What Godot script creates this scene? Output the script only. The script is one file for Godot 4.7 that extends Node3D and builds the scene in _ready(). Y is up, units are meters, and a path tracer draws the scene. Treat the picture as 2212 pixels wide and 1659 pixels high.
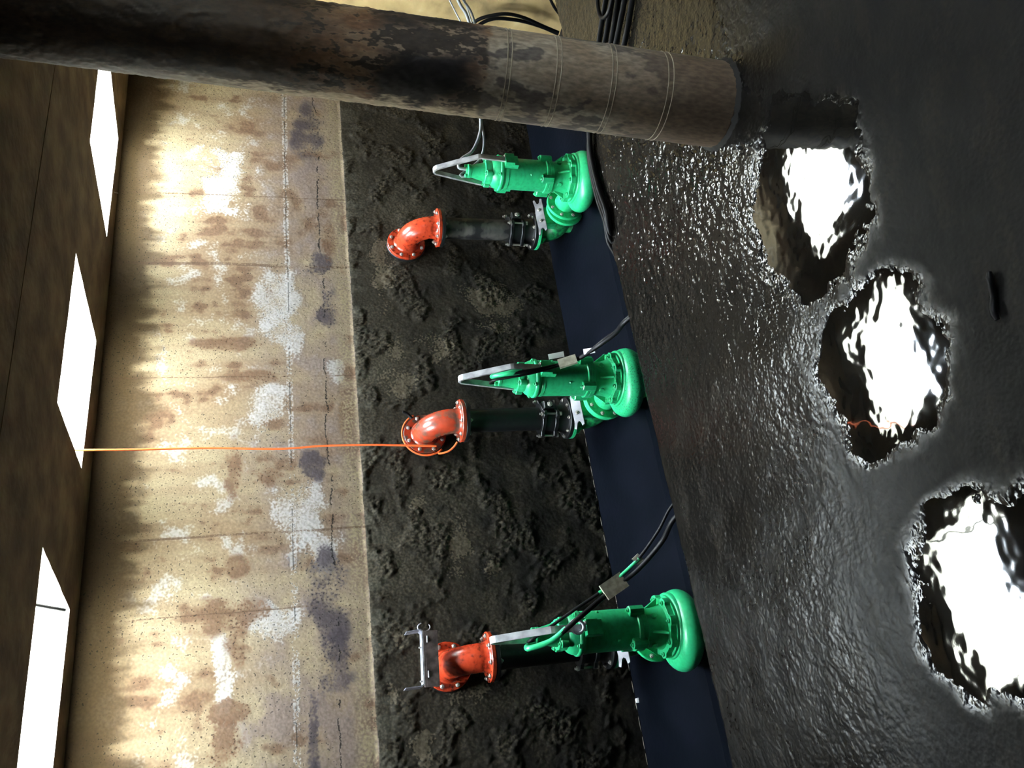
extends Node3D
# A wet well seen by a camera held on its side: world up is the left of the frame.
# World: x along the back wall, y up, z from the back wall (z = 0) towards the camera. Floor y = 0, pump trench y = -0.56.

const CEIL := 2.75
const SLAB := 0.52
const TRENCH := -0.56
const LIP := 1.88

var M := {}
var taken := {}
var nz_big: FastNoiseLite
var nz_mid: FastNoiseLite
var nz_small: FastNoiseLite
var nz_fine: FastNoiseLite
var nz_streak: FastNoiseLite
var nz_crust: FastNoiseLite
var nz_lump: FastNoiseLite

# ------------------------------------------------------------------ mesh builder
class MB:
	var v := PackedVector3Array()
	var n := PackedVector3Array()
	var t := PackedVector2Array()
	func tri(a: Vector3, b: Vector3, c: Vector3, na: Vector3, nb: Vector3, nc: Vector3, ua := Vector2.ZERO, ub := Vector2.ZERO, uc := Vector2.ZERO) -> void:
		var g := (b - a).cross(c - a)
		if g.length_squared() < 1e-18:
			return
		if g.dot(na + nb + nc) > 0.0:
			v.append_array([a, c, b]); n.append_array([na, nc, nb]); t.append_array([ua, uc, ub])
		else:
			v.append_array([a, b, c]); n.append_array([na, nb, nc]); t.append_array([ua, ub, uc])
	func quad(a: Vector3, b: Vector3, c: Vector3, d: Vector3, nn: Vector3) -> void:
		tri(a, b, c, nn, nn, nn); tri(a, c, d, nn, nn, nn)
	func mesh() -> ArrayMesh:
		var arr := []
		arr.resize(Mesh.ARRAY_MAX)
		arr[Mesh.ARRAY_VERTEX] = v; arr[Mesh.ARRAY_NORMAL] = n; arr[Mesh.ARRAY_TEX_UV] = t
		var m := ArrayMesh.new()
		m.add_surface_from_arrays(Mesh.PRIMITIVE_TRIANGLES, arr)
		return m
	# a profile of (radius, height) turned round the y axis; corners sharper than 40 degrees stay crisp
	func lathe(prof: Array, xf := Transform3D.IDENTITY, seg := 32) -> MB:
		var k := prof.size()
		var sn: Array[Vector2] = []
		for i in k - 1:
			var d: Vector2 = prof[i + 1] - prof[i]
			sn.append(Vector2(d.y, -d.x).normalized())
		var total := 0.0
		for i in k - 1: total += prof[i].distance_to(prof[i + 1])
		var run := 0.0
		for i in k - 1:
			var p: Vector2 = prof[i]
			var q: Vector2 = prof[i + 1]
			var np := sn[i]
			var nq := sn[i]
			if i > 0 and sn[i - 1].dot(sn[i]) > 0.76: np = (sn[i - 1] + sn[i]).normalized()
			if i < k - 2 and sn[i + 1].dot(sn[i]) > 0.76: nq = (sn[i + 1] + sn[i]).normalized()
			var v0 := run / total
			run += p.distance_to(q)
			var v1 := run / total
			for s in seg:
				var a := TAU * s / seg
				var b := TAU * (s + 1) / seg
				var ca := Vector3(cos(a), 0, sin(a))
				var cb := Vector3(cos(b), 0, sin(b))
				var P0 := xf * (ca * p.x + Vector3.UP * p.y)
				var P1 := xf * (cb * p.x + Vector3.UP * p.y)
				var Q0 := xf * (ca * q.x + Vector3.UP * q.y)
				var Q1 := xf * (cb * q.x + Vector3.UP * q.y)
				var n0 := xf.basis * (ca * np.x + Vector3.UP * np.y)
				var n1 := xf.basis * (cb * np.x + Vector3.UP * np.y)
				var m0 := xf.basis * (ca * nq.x + Vector3.UP * nq.y)
				var m1 := xf.basis * (cb * nq.x + Vector3.UP * nq.y)
				var u0 := float(s) / seg
				var u1 := float(s + 1) / seg
				tri(P0, P1, Q1, n0, n1, m1, Vector2(u0, v0), Vector2(u1, v0), Vector2(u1, v1))
				tri(P0, Q1, Q0, n0, m1, m0, Vector2(u0, v0), Vector2(u1, v1), Vector2(u0, v1))
		return self
	func cyl(r: float, y0: float, y1: float, xf := Transform3D.IDENTITY, seg := 24, bev := 0.003) -> MB:
		return lathe([Vector2(0, y0), Vector2(r - bev, y0), Vector2(r, y0 + bev), Vector2(r, y1 - bev), Vector2(r - bev, y1), Vector2(0, y1)], xf, seg)
	# a round tube along points with a radius at each
	func tube(pts: Array, rad: Variant, seg := 12, caps := true) -> MB:
		var k := pts.size()
		var tan: Array[Vector3] = []
		for i in k:
			var a: Vector3 = pts[max(i - 1, 0)]
			var b: Vector3 = pts[min(i + 1, k - 1)]
			tan.append((b - a).normalized())
		var up := Vector3.UP if absf(tan[0].y) < 0.9 else Vector3.RIGHT
		var x := (up - tan[0] * up.dot(tan[0])).normalized()
		var rings := []
		var norms := []
		for i in k:
			x = (x - tan[i] * x.dot(tan[i])).normalized()
			var y := tan[i].cross(x)
			var r: float = rad[i] if rad is Array else rad
			var ring := []
			var nr := []
			for s in seg + 1:
				var a := TAU * s / seg
				var d := x * cos(a) + y * sin(a)
				nr.append(d); ring.append(pts[i] + d * r)
			rings.append(ring); norms.append(nr)
		for i in k - 1:
			for s in seg:
				var u0 := Vector2(float(s) / seg, float(i) / (k - 1))
				var u1 := Vector2(float(s + 1) / seg, float(i) / (k - 1))
				var u2 := Vector2(float(s + 1) / seg, float(i + 1) / (k - 1))
				var u3 := Vector2(float(s) / seg, float(i + 1) / (k - 1))
				tri(rings[i][s], rings[i][s + 1], rings[i + 1][s + 1], norms[i][s], norms[i][s + 1], norms[i + 1][s + 1], u0, u1, u2)
				tri(rings[i][s], rings[i + 1][s + 1], rings[i + 1][s], norms[i][s], norms[i + 1][s + 1], norms[i + 1][s], u0, u2, u3)
		if caps:
			for e in [[0, -tan[0]], [k - 1, tan[k - 1]]]:
				for s in seg:
					tri(pts[e[0]], rings[e[0]][s], rings[e[0]][s + 1], e[1], e[1], e[1])
		return self
	# an outline in the x-y plane given thickness along z, with a small bevel
	func slab(poly: PackedVector2Array, z0: float, z1: float, xf := Transform3D.IDENTITY, bev := 0.003) -> MB:
		var off := Geometry2D.offset_polygon(poly, -bev)
		var inner: PackedVector2Array = off[0] if off.size() == 1 and off[0].size() == poly.size() else poly
		if inner.size() == poly.size():
			var best := 0
			for i in inner.size():
				if inner[i].distance_to(poly[0]) < inner[best].distance_to(poly[0]): best = i
			var rot := PackedVector2Array()
			for i in inner.size(): rot.append(inner[(i + best) % inner.size()])
			inner = rot
		var idx := Geometry2D.triangulate_polygon(inner)
		for f in [[z0, Vector3(0, 0, -1)], [z1, Vector3(0, 0, 1)]]:
			var nn: Vector3 = xf.basis * f[1]
			for i in range(0, idx.size(), 3):
				var w: Array[Vector3] = []
				for j in 3:
					var q: Vector2 = inner[idx[i + j]]
					w.append(xf * Vector3(q.x, q.y, f[0]))
				tri(w[0], w[1], w[2], nn, nn, nn)
		var k := poly.size()
		var mid := (z0 + z1) * 0.5
		var sg := -1.0 if Geometry2D.is_polygon_clockwise(poly) else 1.0
		for i in k:
			var a := poly[i]
			var b := poly[(i + 1) % k]
			var ia := inner[i]
			var ib := inner[(i + 1) % k]
			var e := (b - a).normalized()
			var o := Vector3(e.y, -e.x, 0) * sg
			var nn := xf.basis * o
			quad(xf * Vector3(a.x, a.y, z0 + bev), xf * Vector3(b.x, b.y, z0 + bev), xf * Vector3(b.x, b.y, z1 - bev), xf * Vector3(a.x, a.y, z1 - bev), nn)
			for f in [[z0, z0 + bev, -1.0], [z1, z1 - bev, 1.0]]:
				var nb := xf.basis * (o + Vector3(0, 0, f[2])).normalized()
				quad(xf * Vector3(ia.x, ia.y, f[0]), xf * Vector3(ib.x, ib.y, f[0]), xf * Vector3(b.x, b.y, f[1]), xf * Vector3(a.x, a.y, f[1]), nb)
		return self
	func box(c: Vector3, s: Vector3, xf := Transform3D.IDENTITY, bev := 0.004) -> MB:
		var h := s * 0.5
		return slab(PackedVector2Array([Vector2(c.x - h.x, c.y - h.y), Vector2(c.x + h.x, c.y - h.y), Vector2(c.x + h.x, c.y + h.y), Vector2(c.x - h.x, c.y + h.y)]), c.z - h.z, c.z + h.z, xf, bev)
	# flat bar: rectangle of width w along side and thickness th, swept through points
	func bar(pts: Array, w: float, th: float, side: Vector3) -> MB:
		var k := pts.size()
		var sec := []
		for i in k:
			var tn: Vector3 = (pts[min(i + 1, k - 1)] - pts[max(i - 1, 0)]).normalized()
			var o := tn.cross(side).normalized()
			var p: Vector3 = pts[i]
			sec.append([p - side * w / 2 - o * th / 2, p + side * w / 2 - o * th / 2, p + side * w / 2 + o * th / 2, p - side * w / 2 + o * th / 2, o])
		for i in k - 1:
			var A: Array = sec[i]
			var B: Array = sec[i + 1]
			var oo: Vector3 = (A[4] + B[4]).normalized()
			var ns := [-oo, side, oo, -side]
			for e in 4:
				quad(A[e], A[(e + 1) % 4], B[(e + 1) % 4], B[e], ns[e])
		quad(sec[0][0], sec[0][1], sec[0][2], sec[0][3], (pts[0] - pts[1]).normalized())
		quad(sec[k - 1][0], sec[k - 1][1], sec[k - 1][2], sec[k - 1][3], (pts[k - 1] - pts[k - 2]).normalized())
		return self

# ------------------------------------------------------------------ scene helpers
func numbered(called: String) -> String:
	if not taken.has(called):
		taken[called] = 0
		return called
	taken[called] += 1
	return "%s_%03d" % [called, taken[called]]

func tag(o: Node3D, label: String, category: String, group := "") -> Node3D:
	o.set_meta("label", label); o.set_meta("category", category)
	if group: o.set_meta("group", group)
	return o

func thing(called: String, label: String, category: String, at: Vector3, group := "") -> Node3D:
	var o := Node3D.new()
	o.name = numbered(called)
	add_child(o, true)
	o.position = at
	tag(o, label, category, group)
	return o

func obj(called: String, m: Variant, mat: Material, parent: Node = self, label := "") -> MeshInstance3D:
	var o := MeshInstance3D.new()
	o.name = numbered(called) if parent == self else called
	o.mesh = m.mesh() if m is MB else m
	o.material_override = mat
	parent.add_child(o, true)
	if label: o.set_meta("label", label)
	return o

func struct(called: String, m: Variant, mat: Material) -> MeshInstance3D:
	var o := obj(called, m, mat)
	o.set_meta("kind", "structure")
	return o

func curve(pts: Array, step := 0.02) -> Array:
	var c := Curve3D.new()
	var k := pts.size()
	for i in k:
		var tn: Vector3 = (pts[min(i + 1, k - 1)] - pts[max(i - 1, 0)]) / 6.0
		c.add_point(pts[i], -tn, tn)
	c.bake_interval = step
	return Array(c.get_baked_points())

func noise(s: int, f: float, oct := 4, kind := FastNoiseLite.TYPE_SIMPLEX_SMOOTH) -> FastNoiseLite:
	var q := FastNoiseLite.new()
	q.seed = s; q.frequency = f; q.noise_type = kind
	q.fractal_type = FastNoiseLite.FRACTAL_FBM if oct > 1 else FastNoiseLite.FRACTAL_NONE
	q.fractal_octaves = oct
	return q

func ntex(s: int, f: float, stops: Array, size := 256, oct := 4) -> NoiseTexture2D:
	var q := NoiseTexture2D.new()
	q.width = size; q.height = size; q.seamless = true
	q.noise = noise(s, f, oct)
	if stops.size():
		var g := Gradient.new()
		var off := PackedFloat32Array()
		var col := PackedColorArray()
		for e in stops:
			off.append(e[0]); col.append(e[1])
		g.offsets = off; g.colors = col
		q.color_ramp = g
	return q

func mat(c: Color, rough: float, metal := 0.0) -> StandardMaterial3D:
	var m := StandardMaterial3D.new()
	m.albedo_color = c; m.roughness = rough; m.metallic = metal
	return m

func triplanar(m: StandardMaterial3D, tex: Texture2D, scale: float) -> StandardMaterial3D:
	m.albedo_color = Color.WHITE
	m.albedo_texture = tex
	m.uv1_triplanar = true
	m.uv1_scale = Vector3.ONE * scale
	return m

func relief(m: StandardMaterial3D, tex: Texture2D, cm: float) -> StandardMaterial3D:
	m.heightmap_enabled = true
	m.heightmap_texture = tex
	m.heightmap_scale = cm
	return m

# ------------------------------------------------------------------ start
func _ready() -> void:
	view_and_light()
	materials()
	room()
	for p in [
		[3.80, 3.835, "green pump nearest the rusty round pipe column, with pale cables rising from its nose", "pump"],
		[2.225, 2.222, "green pump standing in the middle of the trench, black mud spatter on its casing", "pump"],
		[0.725, 0.700, "green pump in deep shade with a steel eye ring on its lifting handle", "pump"]]:
		pump(p[1], p[2])
	discharge_lines()
	column()
	cables()
	details()

func view_and_light() -> void:
	var cam := Camera3D.new()
	cam.name = "camera"
	var right := Vector3(0.88759291, -0.0138424, 0.46042069)
	var down := Vector3(-0.13586006, -0.96294985, 0.23295843)
	var fwd := Vector3(0.44013733, -0.26932504, -0.85658809)
	cam.transform = Transform3D(Basis(down, right, -fwd).orthonormalized(), Vector3(0, 1.65, 5.1))
	cam.fov = rad_to_deg(2.0 * atan(829.5 / 1790.0))
	cam.near = 0.05
	cam.far = 100.0
	add_child(cam)
	cam.current = true
	var env := Environment.new()
	env.background_mode = Environment.BG_SKY
	var sky := Sky.new()
	var sm := ProceduralSkyMaterial.new()
	sm.sky_top_color = Color(0.90, 0.955, 1.0)
	sm.sky_horizon_color = Color(0.90, 0.955, 1.0)
	sm.ground_bottom_color = Color(0.3, 0.29, 0.27)
	sm.ground_horizon_color = Color(0.6, 0.6, 0.6)
	sm.sky_energy_multiplier = 1.0
	sky.sky_material = sm
	env.sky = sky
	env.background_energy_multiplier = 11.0
	env.tonemap_mode = Environment.TONE_MAPPER_LINEAR
	env.tonemap_exposure = 13.0
	env.sdfgi_enabled = true
	env.ssao_enabled = true
	env.ssil_enabled = true
	var we := WorldEnvironment.new()
	we.name = "world_environment"
	we.environment = env
	add_child(we)

func materials() -> void:
	var bumps := ntex(5, 0.03, [], 512, 5)
	var fine := ntex(9, 0.06, [], 512, 4)
	# paint, metal, rubber
	M.green = triplanar(mat(Color.WHITE, 0.33), ntex(21, 0.035, [[0.0, Color(0.12, 0.60, 0.37)], [0.45, Color(0.17, 0.70, 0.45)], [0.8, Color(0.18, 0.74, 0.48)]]), 3.0)
	M.green_spatter = triplanar(mat(Color.WHITE, 0.36), ntex(22, 0.045, [[0.0, Color(0.01, 0.03, 0.02)], [0.24, Color(0.02, 0.10, 0.05)], [0.30, Color(0.15, 0.66, 0.42)], [0.8, Color(0.17, 0.72, 0.47)]], 512, 5), 3.0)
	M.green_dirty = triplanar(mat(Color.WHITE, 0.45), ntex(23, 0.03, [[0.2, Color(0.03, 0.14, 0.08)], [0.5, Color(0.06, 0.46, 0.25)], [0.8, Color(0.08, 0.58, 0.32)]]), 3.0)
	M.orange = triplanar(mat(Color.WHITE, 0.25), ntex(31, 0.03, [[0.15, Color(0.30, 0.11, 0.06)], [0.33, Color(0.58, 0.18, 0.10)], [0.8, Color(0.68, 0.24, 0.13)]]), 3.0)
	M.orange_worn = triplanar(mat(Color.WHITE, 0.27), ntex(34, 0.022, [[0.2, Color(0.30, 0.24, 0.21)], [0.36, Color(0.42, 0.27, 0.21)], [0.44, Color(0.55, 0.18, 0.10)], [0.8, Color(0.64, 0.23, 0.13)]], 512, 5), 1.1)
	M.black = triplanar(mat(Color.WHITE, 0.42), ntex(41, 0.03, [[0.2, Color(0.035, 0.036, 0.04)], [0.6, Color(0.06, 0.062, 0.066)], [0.85, Color(0.12, 0.12, 0.12)]]), 3.0)
	M.black_mud = triplanar(mat(Color.WHITE, 0.6), ntex(42, 0.018, [[0.40, Color(0.04, 0.04, 0.045)], [0.47, Color(0.22, 0.21, 0.20)], [0.8, Color(0.30, 0.29, 0.27)]]), 1.6)
	M.bolt = mat(Color(0.58, 0.56, 0.53), 0.42, 0.55)
	M.steel = triplanar(mat(Color.WHITE, 0.42, 0.35), ntex(51, 0.02, [[0.2, Color(0.34, 0.34, 0.35)], [0.5, Color(0.43, 0.43, 0.44)], [0.8, Color(0.50, 0.50, 0.51)]]), 2.0)
	M.handle = triplanar(mat(Color.WHITE, 0.42, 0.2), ntex(54, 0.02, [[0.2, Color(0.50, 0.50, 0.50)], [0.8, Color(0.72, 0.72, 0.72)]]), 2.0)
	M.brightsteel = mat(Color(0.80, 0.80, 0.82), 0.35, 0.2)
	M.zinc = triplanar(mat(Color.WHITE, 0.38, 0.6), ntex(52, 0.03, [[0.2, Color(0.55, 0.55, 0.58)], [0.8, Color(0.78, 0.78, 0.82)]]), 3.0)
	M.shadedplate = triplanar(mat(Color.WHITE, 0.5, 0.3), ntex(53, 0.02, [[0.2, Color(0.27, 0.23, 0.22)], [0.8, Color(0.43, 0.38, 0.36)]]), 3.0)  # zinc plate in brown-grey: its shade is put into the colour
	M.rubber = mat(Color(0.035, 0.035, 0.04), 0.45)
	M.rubber.metallic_specular = 0.3
	M.greycable = mat(Color(0.55, 0.56, 0.56), 0.5)
	M.rope = mat(Color(0.85, 0.36, 0.12), 0.7)
	M.tape = triplanar(mat(Color.WHITE, 0.55), ntex(61, 0.05, [[0.2, Color(0.50, 0.49, 0.42)], [0.7, Color(0.66, 0.64, 0.56)]]), 2.0)
	M.paper = mat(Color(0.84, 0.84, 0.83), 0.6)
	# concrete
	M.ceiling = triplanar(mat(Color.WHITE, 0.85), ntex(71, 0.012, [[0.2, Color(0.28, 0.22, 0.15)], [0.5, Color(0.37, 0.30, 0.21)], [0.8, Color(0.44, 0.37, 0.27)]], 512, 5), 0.5)
	relief(M.ceiling, fine, 0.3)
	M.cream = triplanar(mat(Color.WHITE, 0.85), ntex(72, 0.012, [[0.15, Color(0.47, 0.40, 0.27)], [0.4, Color(0.61, 0.52, 0.35)], [0.7, Color(0.67, 0.58, 0.40)], [0.9, Color(0.72, 0.66, 0.50)]], 512, 5), 0.35)
	relief(M.cream, bumps, 0.6)
	M.weld = mat(Color(0.56, 0.52, 0.45), 0.7)
	M.shaft = mat(Color(0.85, 0.83, 0.77), 0.85)
	M.farmud = triplanar(mat(Color.WHITE, 0.85), ntex(75, 0.012, [[0.2, Color(0.07, 0.065, 0.055)], [0.8, Color(0.13, 0.12, 0.10)]], 512, 5), 0.5)
	M.dark = triplanar(mat(Color.WHITE, 0.8), ntex(73, 0.012, [[0.2, Color(0.26, 0.22, 0.17)], [0.8, Color(0.44, 0.38, 0.30)]], 512, 5), 0.5)
	M.trench = triplanar(mat(Color.WHITE, 0.32), ntex(74, 0.012, [[0.2, Color(0.025, 0.035, 0.055)], [0.8, Color(0.04, 0.05, 0.075)]], 512, 4), 0.7)
	M.trench.metallic_specular = 0.17
	relief(M.trench, fine, 0.05)
	M.water = mat(Color(0.06, 0.058, 0.05), 0.03)
	M.water.metallic_specular = 0.62
	M.water.uv1_triplanar = true
	M.water.uv1_scale = Vector3.ONE * 1.1
	relief(M.water, ntex(81, 0.012, [], 512, 3), 0.06)
	M.mudrelief = bumps
	M.fine = fine

# ------------------------------------------------------------------ the room
func wall_height(x: float, y: float) -> float:   # how far the concrete and the dried sludge stand out from the wall plane
	var up := smoothstep(1.16, 1.14, y)
	var h := 0.0025 * nz_mid.get_noise_2d(x, y) + 0.0012 * nz_small.get_noise_2d(x, y)
	var crust: float = smoothstep(0.02, 0.22, nz_crust.get_noise_2d(x, y * 1.2))
	h += up * (0.006 + crust * (0.003 + 0.015 * absf(nz_lump.get_noise_2d(x, y)) + 0.004 * nz_small.get_noise_2d(x * 1.3, y)) + 0.003 * nz_small.get_noise_2d(x + 9.0, y))
	return h + 0.004

func wall_image() -> Image:
	var W := 1720
	var H := 1000
	var X0 := -0.70
	var X1 := 5.45
	var Y0 := -0.62
	var Y1 := 2.80
	var im := Image.create(W, H, false, Image.FORMAT_RGB8)
	var cream := Vector3(0.78, 0.70, 0.55)
	var tan := Vector3(0.66, 0.55, 0.42)
	var brown := Vector3(0.50, 0.37, 0.27)
	var pink := Vector3(0.62, 0.54, 0.49)
	var white := Vector3(0.88, 0.86, 0.84)
	var purple := Vector3(0.33, 0.29, 0.31)
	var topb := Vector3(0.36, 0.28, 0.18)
	var mud := Vector3(0.185, 0.165, 0.13)
	var mudl := Vector3(0.30, 0.275, 0.225)
	var mudd := Vector3(0.09, 0.082, 0.068)
	# patches that can be told apart: x, y, half width, half height, colour, how ragged
	var P := [
		[3.30, 1.66, 0.26, 0.17, white, 0.5], [2.47, 1.73, 0.20, 0.13, white, 0.6], [3.05, 1.62, 0.16, 0.14, white, 0.7], [1.75, 1.55, 0.22, 0.16, white, 0.7],
		[1.45, 1.42, 0.14, 0.12, white, 0.8], [4.35, 2.05, 0.28, 0.18, white, 0.9], [1.08, 1.72, 0.10, 0.16, white, 0.7], [0.85, 1.98, 0.22, 0.06, white, 0.7],
		[2.95, 1.98, 0.06, 0.26, brown, 0.4], [2.70, 1.80, 0.05, 0.22, brown, 0.5], [2.05, 1.94, 0.16, 0.05, brown, 0.6], [2.0, 1.72, 0.07, 0.12, brown, 0.6],
		[1.42, 1.92, 0.07, 0.09, brown, 0.4], [1.14, 2.0, 0.10, 0.22, brown, 0.6], [0.98, 1.9, 0.13, 0.07, brown, 0.5], [0.62, 1.93, 0.05, 0.16, brown, 0.8],
		[0.40, 1.98, 0.14, 0.08, brown, 0.9], [0.20, 1.78, 0.16, 0.15, pink, 0.5], [0.55, 1.62, 0.2, 0.2, pink, 0.6],
		[4.86, 1.42, 0.34, 0.14, purple, 0.25], [3.62, 1.36, 0.10, 0.09, purple, 0.6], [3.2, 1.32, 0.14, 0.07, purple, 0.9], [2.05, 1.46, 0.10, 0.10, purple, 0.5],
		[1.36, 1.42, 0.13, 0.16, purple, 0.6], [1.10, 1.38, 0.18, 0.12, purple, 0.5], [0.80, 1.36, 0.16, 0.12, purple, 0.6], [0.38, 1.50, 0.22, 0.035, purple, 0.7], [0.05, 1.50, 0.25, 0.045, purple, 0.5],
		[4.30, 1.38, 0.45, 0.13, pink, 0.4], [0.35, 1.36, 0.35, 0.10, pink, 0.5], [3.85, 1.28, 0.16, 0.06, brown, 0.6], [2.75, 1.26, 0.10, 0.06, white, 0.6], [2.40, 1.22, 0.2, 0.06, brown, 0.6]]
	# sludge marks below the tide line: pale dried patches
	var Q := [[0.62, 0.62, 0.13, 0.10], [1.45, 0.56, 0.16, 0.10], [1.30, 0.34, 0.07, 0.05], [2.90, 0.50, 0.10, 0.16], [2.62, 0.86, 0.12, 0.10], [2.86, 0.86, 0.10, 0.06], [3.30, 0.10, 0.16, 0.2], [1.75, 0.82, 0.07, 0.05], [3.62, 0.92, 0.3, 0.08], [0.28, 0.90, 0.1, 0.06], [0.60, 1.04, 0.05, 0.05], [3.1, 0.06, 0.06, 0.10], [0.92, 1.0, 0.06, 0.05]]
	for py in H:
		var y := Y1 - (Y1 - Y0) * (py + 0.5) / H
		for px in W:
			var x := X0 + (X1 - X0) * (px + 0.5) / W
			var a: float = nz_big.get_noise_2d(x, y)
			var b: float = nz_mid.get_noise_2d(x, y)
			var s: float = nz_streak.get_noise_2d(x * 2.2, y * 0.35)
			var f: float = nz_fine.get_noise_2d(x, y)
			var c: Vector3
			if y + 0.006 * b > 1.148:
				c = cream.lerp(tan, clampf(0.42 + a * 1.2 + s * 0.5, 0, 1))
				c = c.lerp(white, clampf((b + 0.25 * f - 0.22) * 2.2, 0, 0.75))
				c = c.lerp(brown, clampf((s * 0.55 - b * 0.9 + a * 0.5 - 0.30) * 2.6, 0, 0.75))
				# cooler and pinker towards the old water line
				var low := smoothstep(2.05, 1.60, y + 0.15 * a)
				c = c.lerp(pink, low * clampf(0.55 + b * 0.7, 0, 0.9))
				for p in P:
					var dx: float = (x - p[0]) / p[2]
					if dx > 1.7 or dx < -1.7: continue
					var dy: float = (y - p[1]) / p[3]
					if dy > 1.7 or dy < -1.7: continue
					var k: float = 1.0 - sqrt(dx * dx + dy * dy) + p[5] * (b * 1.3 + f * 0.5)
					if k > 0.0:
						c = c.lerp(p[4], minf(k * 2.6, 0.82) * clampf(0.85 + b * 0.8 + f * 0.55 + s * 0.5, 0, 1))
				# efflorescence along the pour joint, cracks below it
				var jl := absf(y - 1.588 - 0.006 * a)
				if jl < 0.02 and b + f > 0.02: c = c.lerp(white, 0.7)
				if jl < 0.0035 and a + s + b > -0.15: c *= 0.62
				var ck := absf(y - 1.345 - 0.04 * a - 0.022 * b - 0.006 * f)
				if ck < 0.0036 and a + s + b * 0.6 > 0.0: c *= 0.35
				if y < 1.30 and y > 1.15:
					c = c.lerp(cream * 0.9, clampf(0.4 + (b + f) * 1.6, 0, 1) * smoothstep(1.30, 1.22, y))
				# brown stain plus painted shade in a band just under the slab
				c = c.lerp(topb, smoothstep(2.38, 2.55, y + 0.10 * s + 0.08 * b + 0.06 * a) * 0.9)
				# board joints
				for j in [[3.60, 0.012], [4.22, 0.006], [2.70, 0.004], [1.62, 0.007], [1.16, 0.004]]:
					if absf(x - j[0] - 0.01 * a) < j[1] and s + f > -0.12: c = c.lerp(brown * 0.8, 0.6)
				# pores
				if f > 0.52 and b + a < 0.05: c *= 0.5
				c *= 0.60 * (1.0 + 0.12 * f)
			else:
				c = mud.lerp(mudl, clampf(0.15 + a * 0.8 + f * 0.5, 0, 1))
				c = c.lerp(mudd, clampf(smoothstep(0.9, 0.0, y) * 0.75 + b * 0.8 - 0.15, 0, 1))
				var cr: float = nz_crust.get_noise_2d(x, y * 1.2)
				c = c.lerp(mudl * 1.05, clampf((cr - 0.2) * 3.0, 0, 0.6) * clampf(0.5 + f * 2.0, 0, 1))
				for q in Q:
					var dx: float = (x - q[0]) / q[2]
					var dy: float = (y - q[1]) / q[3]
					if absf(dx) > 1.6 or absf(dy) > 1.6: continue
					var k: float = 1.0 - sqrt(dx * dx + dy * dy) + 1.3 * b + 0.7 * f
					if k > 0.2: c = c.lerp(Vector3(0.40, 0.36, 0.29), minf((k - 0.2) * 4.0, 0.65))
				if y > 0.95 and s > 0.05: c = c.lerp(Vector3(0.30, 0.29, 0.25), 0.5 * smoothstep(0.95, 1.12, y))
				c *= 0.82 * (1.0 + 0.25 * f)
			im.set_pixel(px, py, Color(clampf(c.x, 0.02, 0.95), clampf(c.y, 0.02, 0.95), clampf(c.z, 0.02, 0.95)))
	return im

func floor_blob(x: float, z: float) -> float:
	var best := -4.0
	for p in [[1.58, 3.30, 0.30, 0.24], [0.95, 3.34, 0.22, 0.22], [0.27, 3.42, 0.21, 0.24],]:
		var dx: float = (x - p[0]) / p[2]
		var dz: float = (z - p[1]) / p[3]
		best = maxf(best, 1.0 - dx * dx - dz * dz)
	return best

func floor_height(x: float, z: float) -> float:
	var s := floor_blob(x, z) + 0.8 * nz_mid.get_noise_2d(x, z)
	var q: float = nz_small.get_noise_2d(x * 0.7 + z * 0.25, z * 1.1)
	var rough: float = smoothstep(1.2, 2.2, x + 0.4 * nz_big.get_noise_2d(x, z)) * smoothstep(3.4, 2.7, z)
	var h := 0.0035 - 0.0085 * smoothstep(-0.9, 0.5, s)
	h += (0.0012 + 0.0022 * rough) * q + (0.0010 + 0.0016 * rough) * nz_fine.get_noise_2d(x, z) + 0.003 * nz_mid.get_noise_2d(x + 3.0, z)
	return h

func grid(nx: int, ny: int, at: Callable, uv: Callable) -> ArrayMesh:
	var v := PackedVector3Array()
	var t := PackedVector2Array()
	var id := PackedInt32Array()
	v.resize((nx + 1) * (ny + 1))
	t.resize(v.size())
	for j in ny + 1:
		for i in nx + 1:
			var p: Vector3 = at.call(float(i) / nx, float(j) / ny)
			v[j * (nx + 1) + i] = p
			t[j * (nx + 1) + i] = uv.call(p)
	var n := PackedVector3Array()
	n.resize(v.size())
	for j in ny + 1:
		for i in nx + 1:
			var du := v[j * (nx + 1) + mini(i + 1, nx)] - v[j * (nx + 1) + maxi(i - 1, 0)]
			var dv := v[mini(j + 1, ny) * (nx + 1) + i] - v[maxi(j - 1, 0) * (nx + 1) + i]
			n[j * (nx + 1) + i] = du.cross(dv).normalized()
	for j in ny:
		for i in nx:
			var a := j * (nx + 1) + i
			id.append_array([a, a + nx + 1, a + 1, a + 1, a + nx + 1, a + nx + 2])
	var arr := []
	arr.resize(Mesh.ARRAY_MAX)
	arr[Mesh.ARRAY_VERTEX] = v; arr[Mesh.ARRAY_NORMAL] = n; arr[Mesh.ARRAY_TEX_UV] = t; arr[Mesh.ARRAY_INDEX] = id
	var m := ArrayMesh.new()
	m.add_surface_from_arrays(Mesh.PRIMITIVE_TRIANGLES, arr)
	return m

func add_boxes(m: ArrayMesh, boxes: Array) -> ArrayMesh:
	var b := MB.new()
	for e in boxes: b.box(e[0], e[1], Transform3D.IDENTITY, 0.002)
	var arr := []
	arr.resize(Mesh.ARRAY_MAX)
	arr[Mesh.ARRAY_VERTEX] = b.v; arr[Mesh.ARRAY_NORMAL] = b.n; arr[Mesh.ARRAY_TEX_UV] = b.t
	m.add_surface_from_arrays(Mesh.PRIMITIVE_TRIANGLES, arr)
	return m

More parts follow.
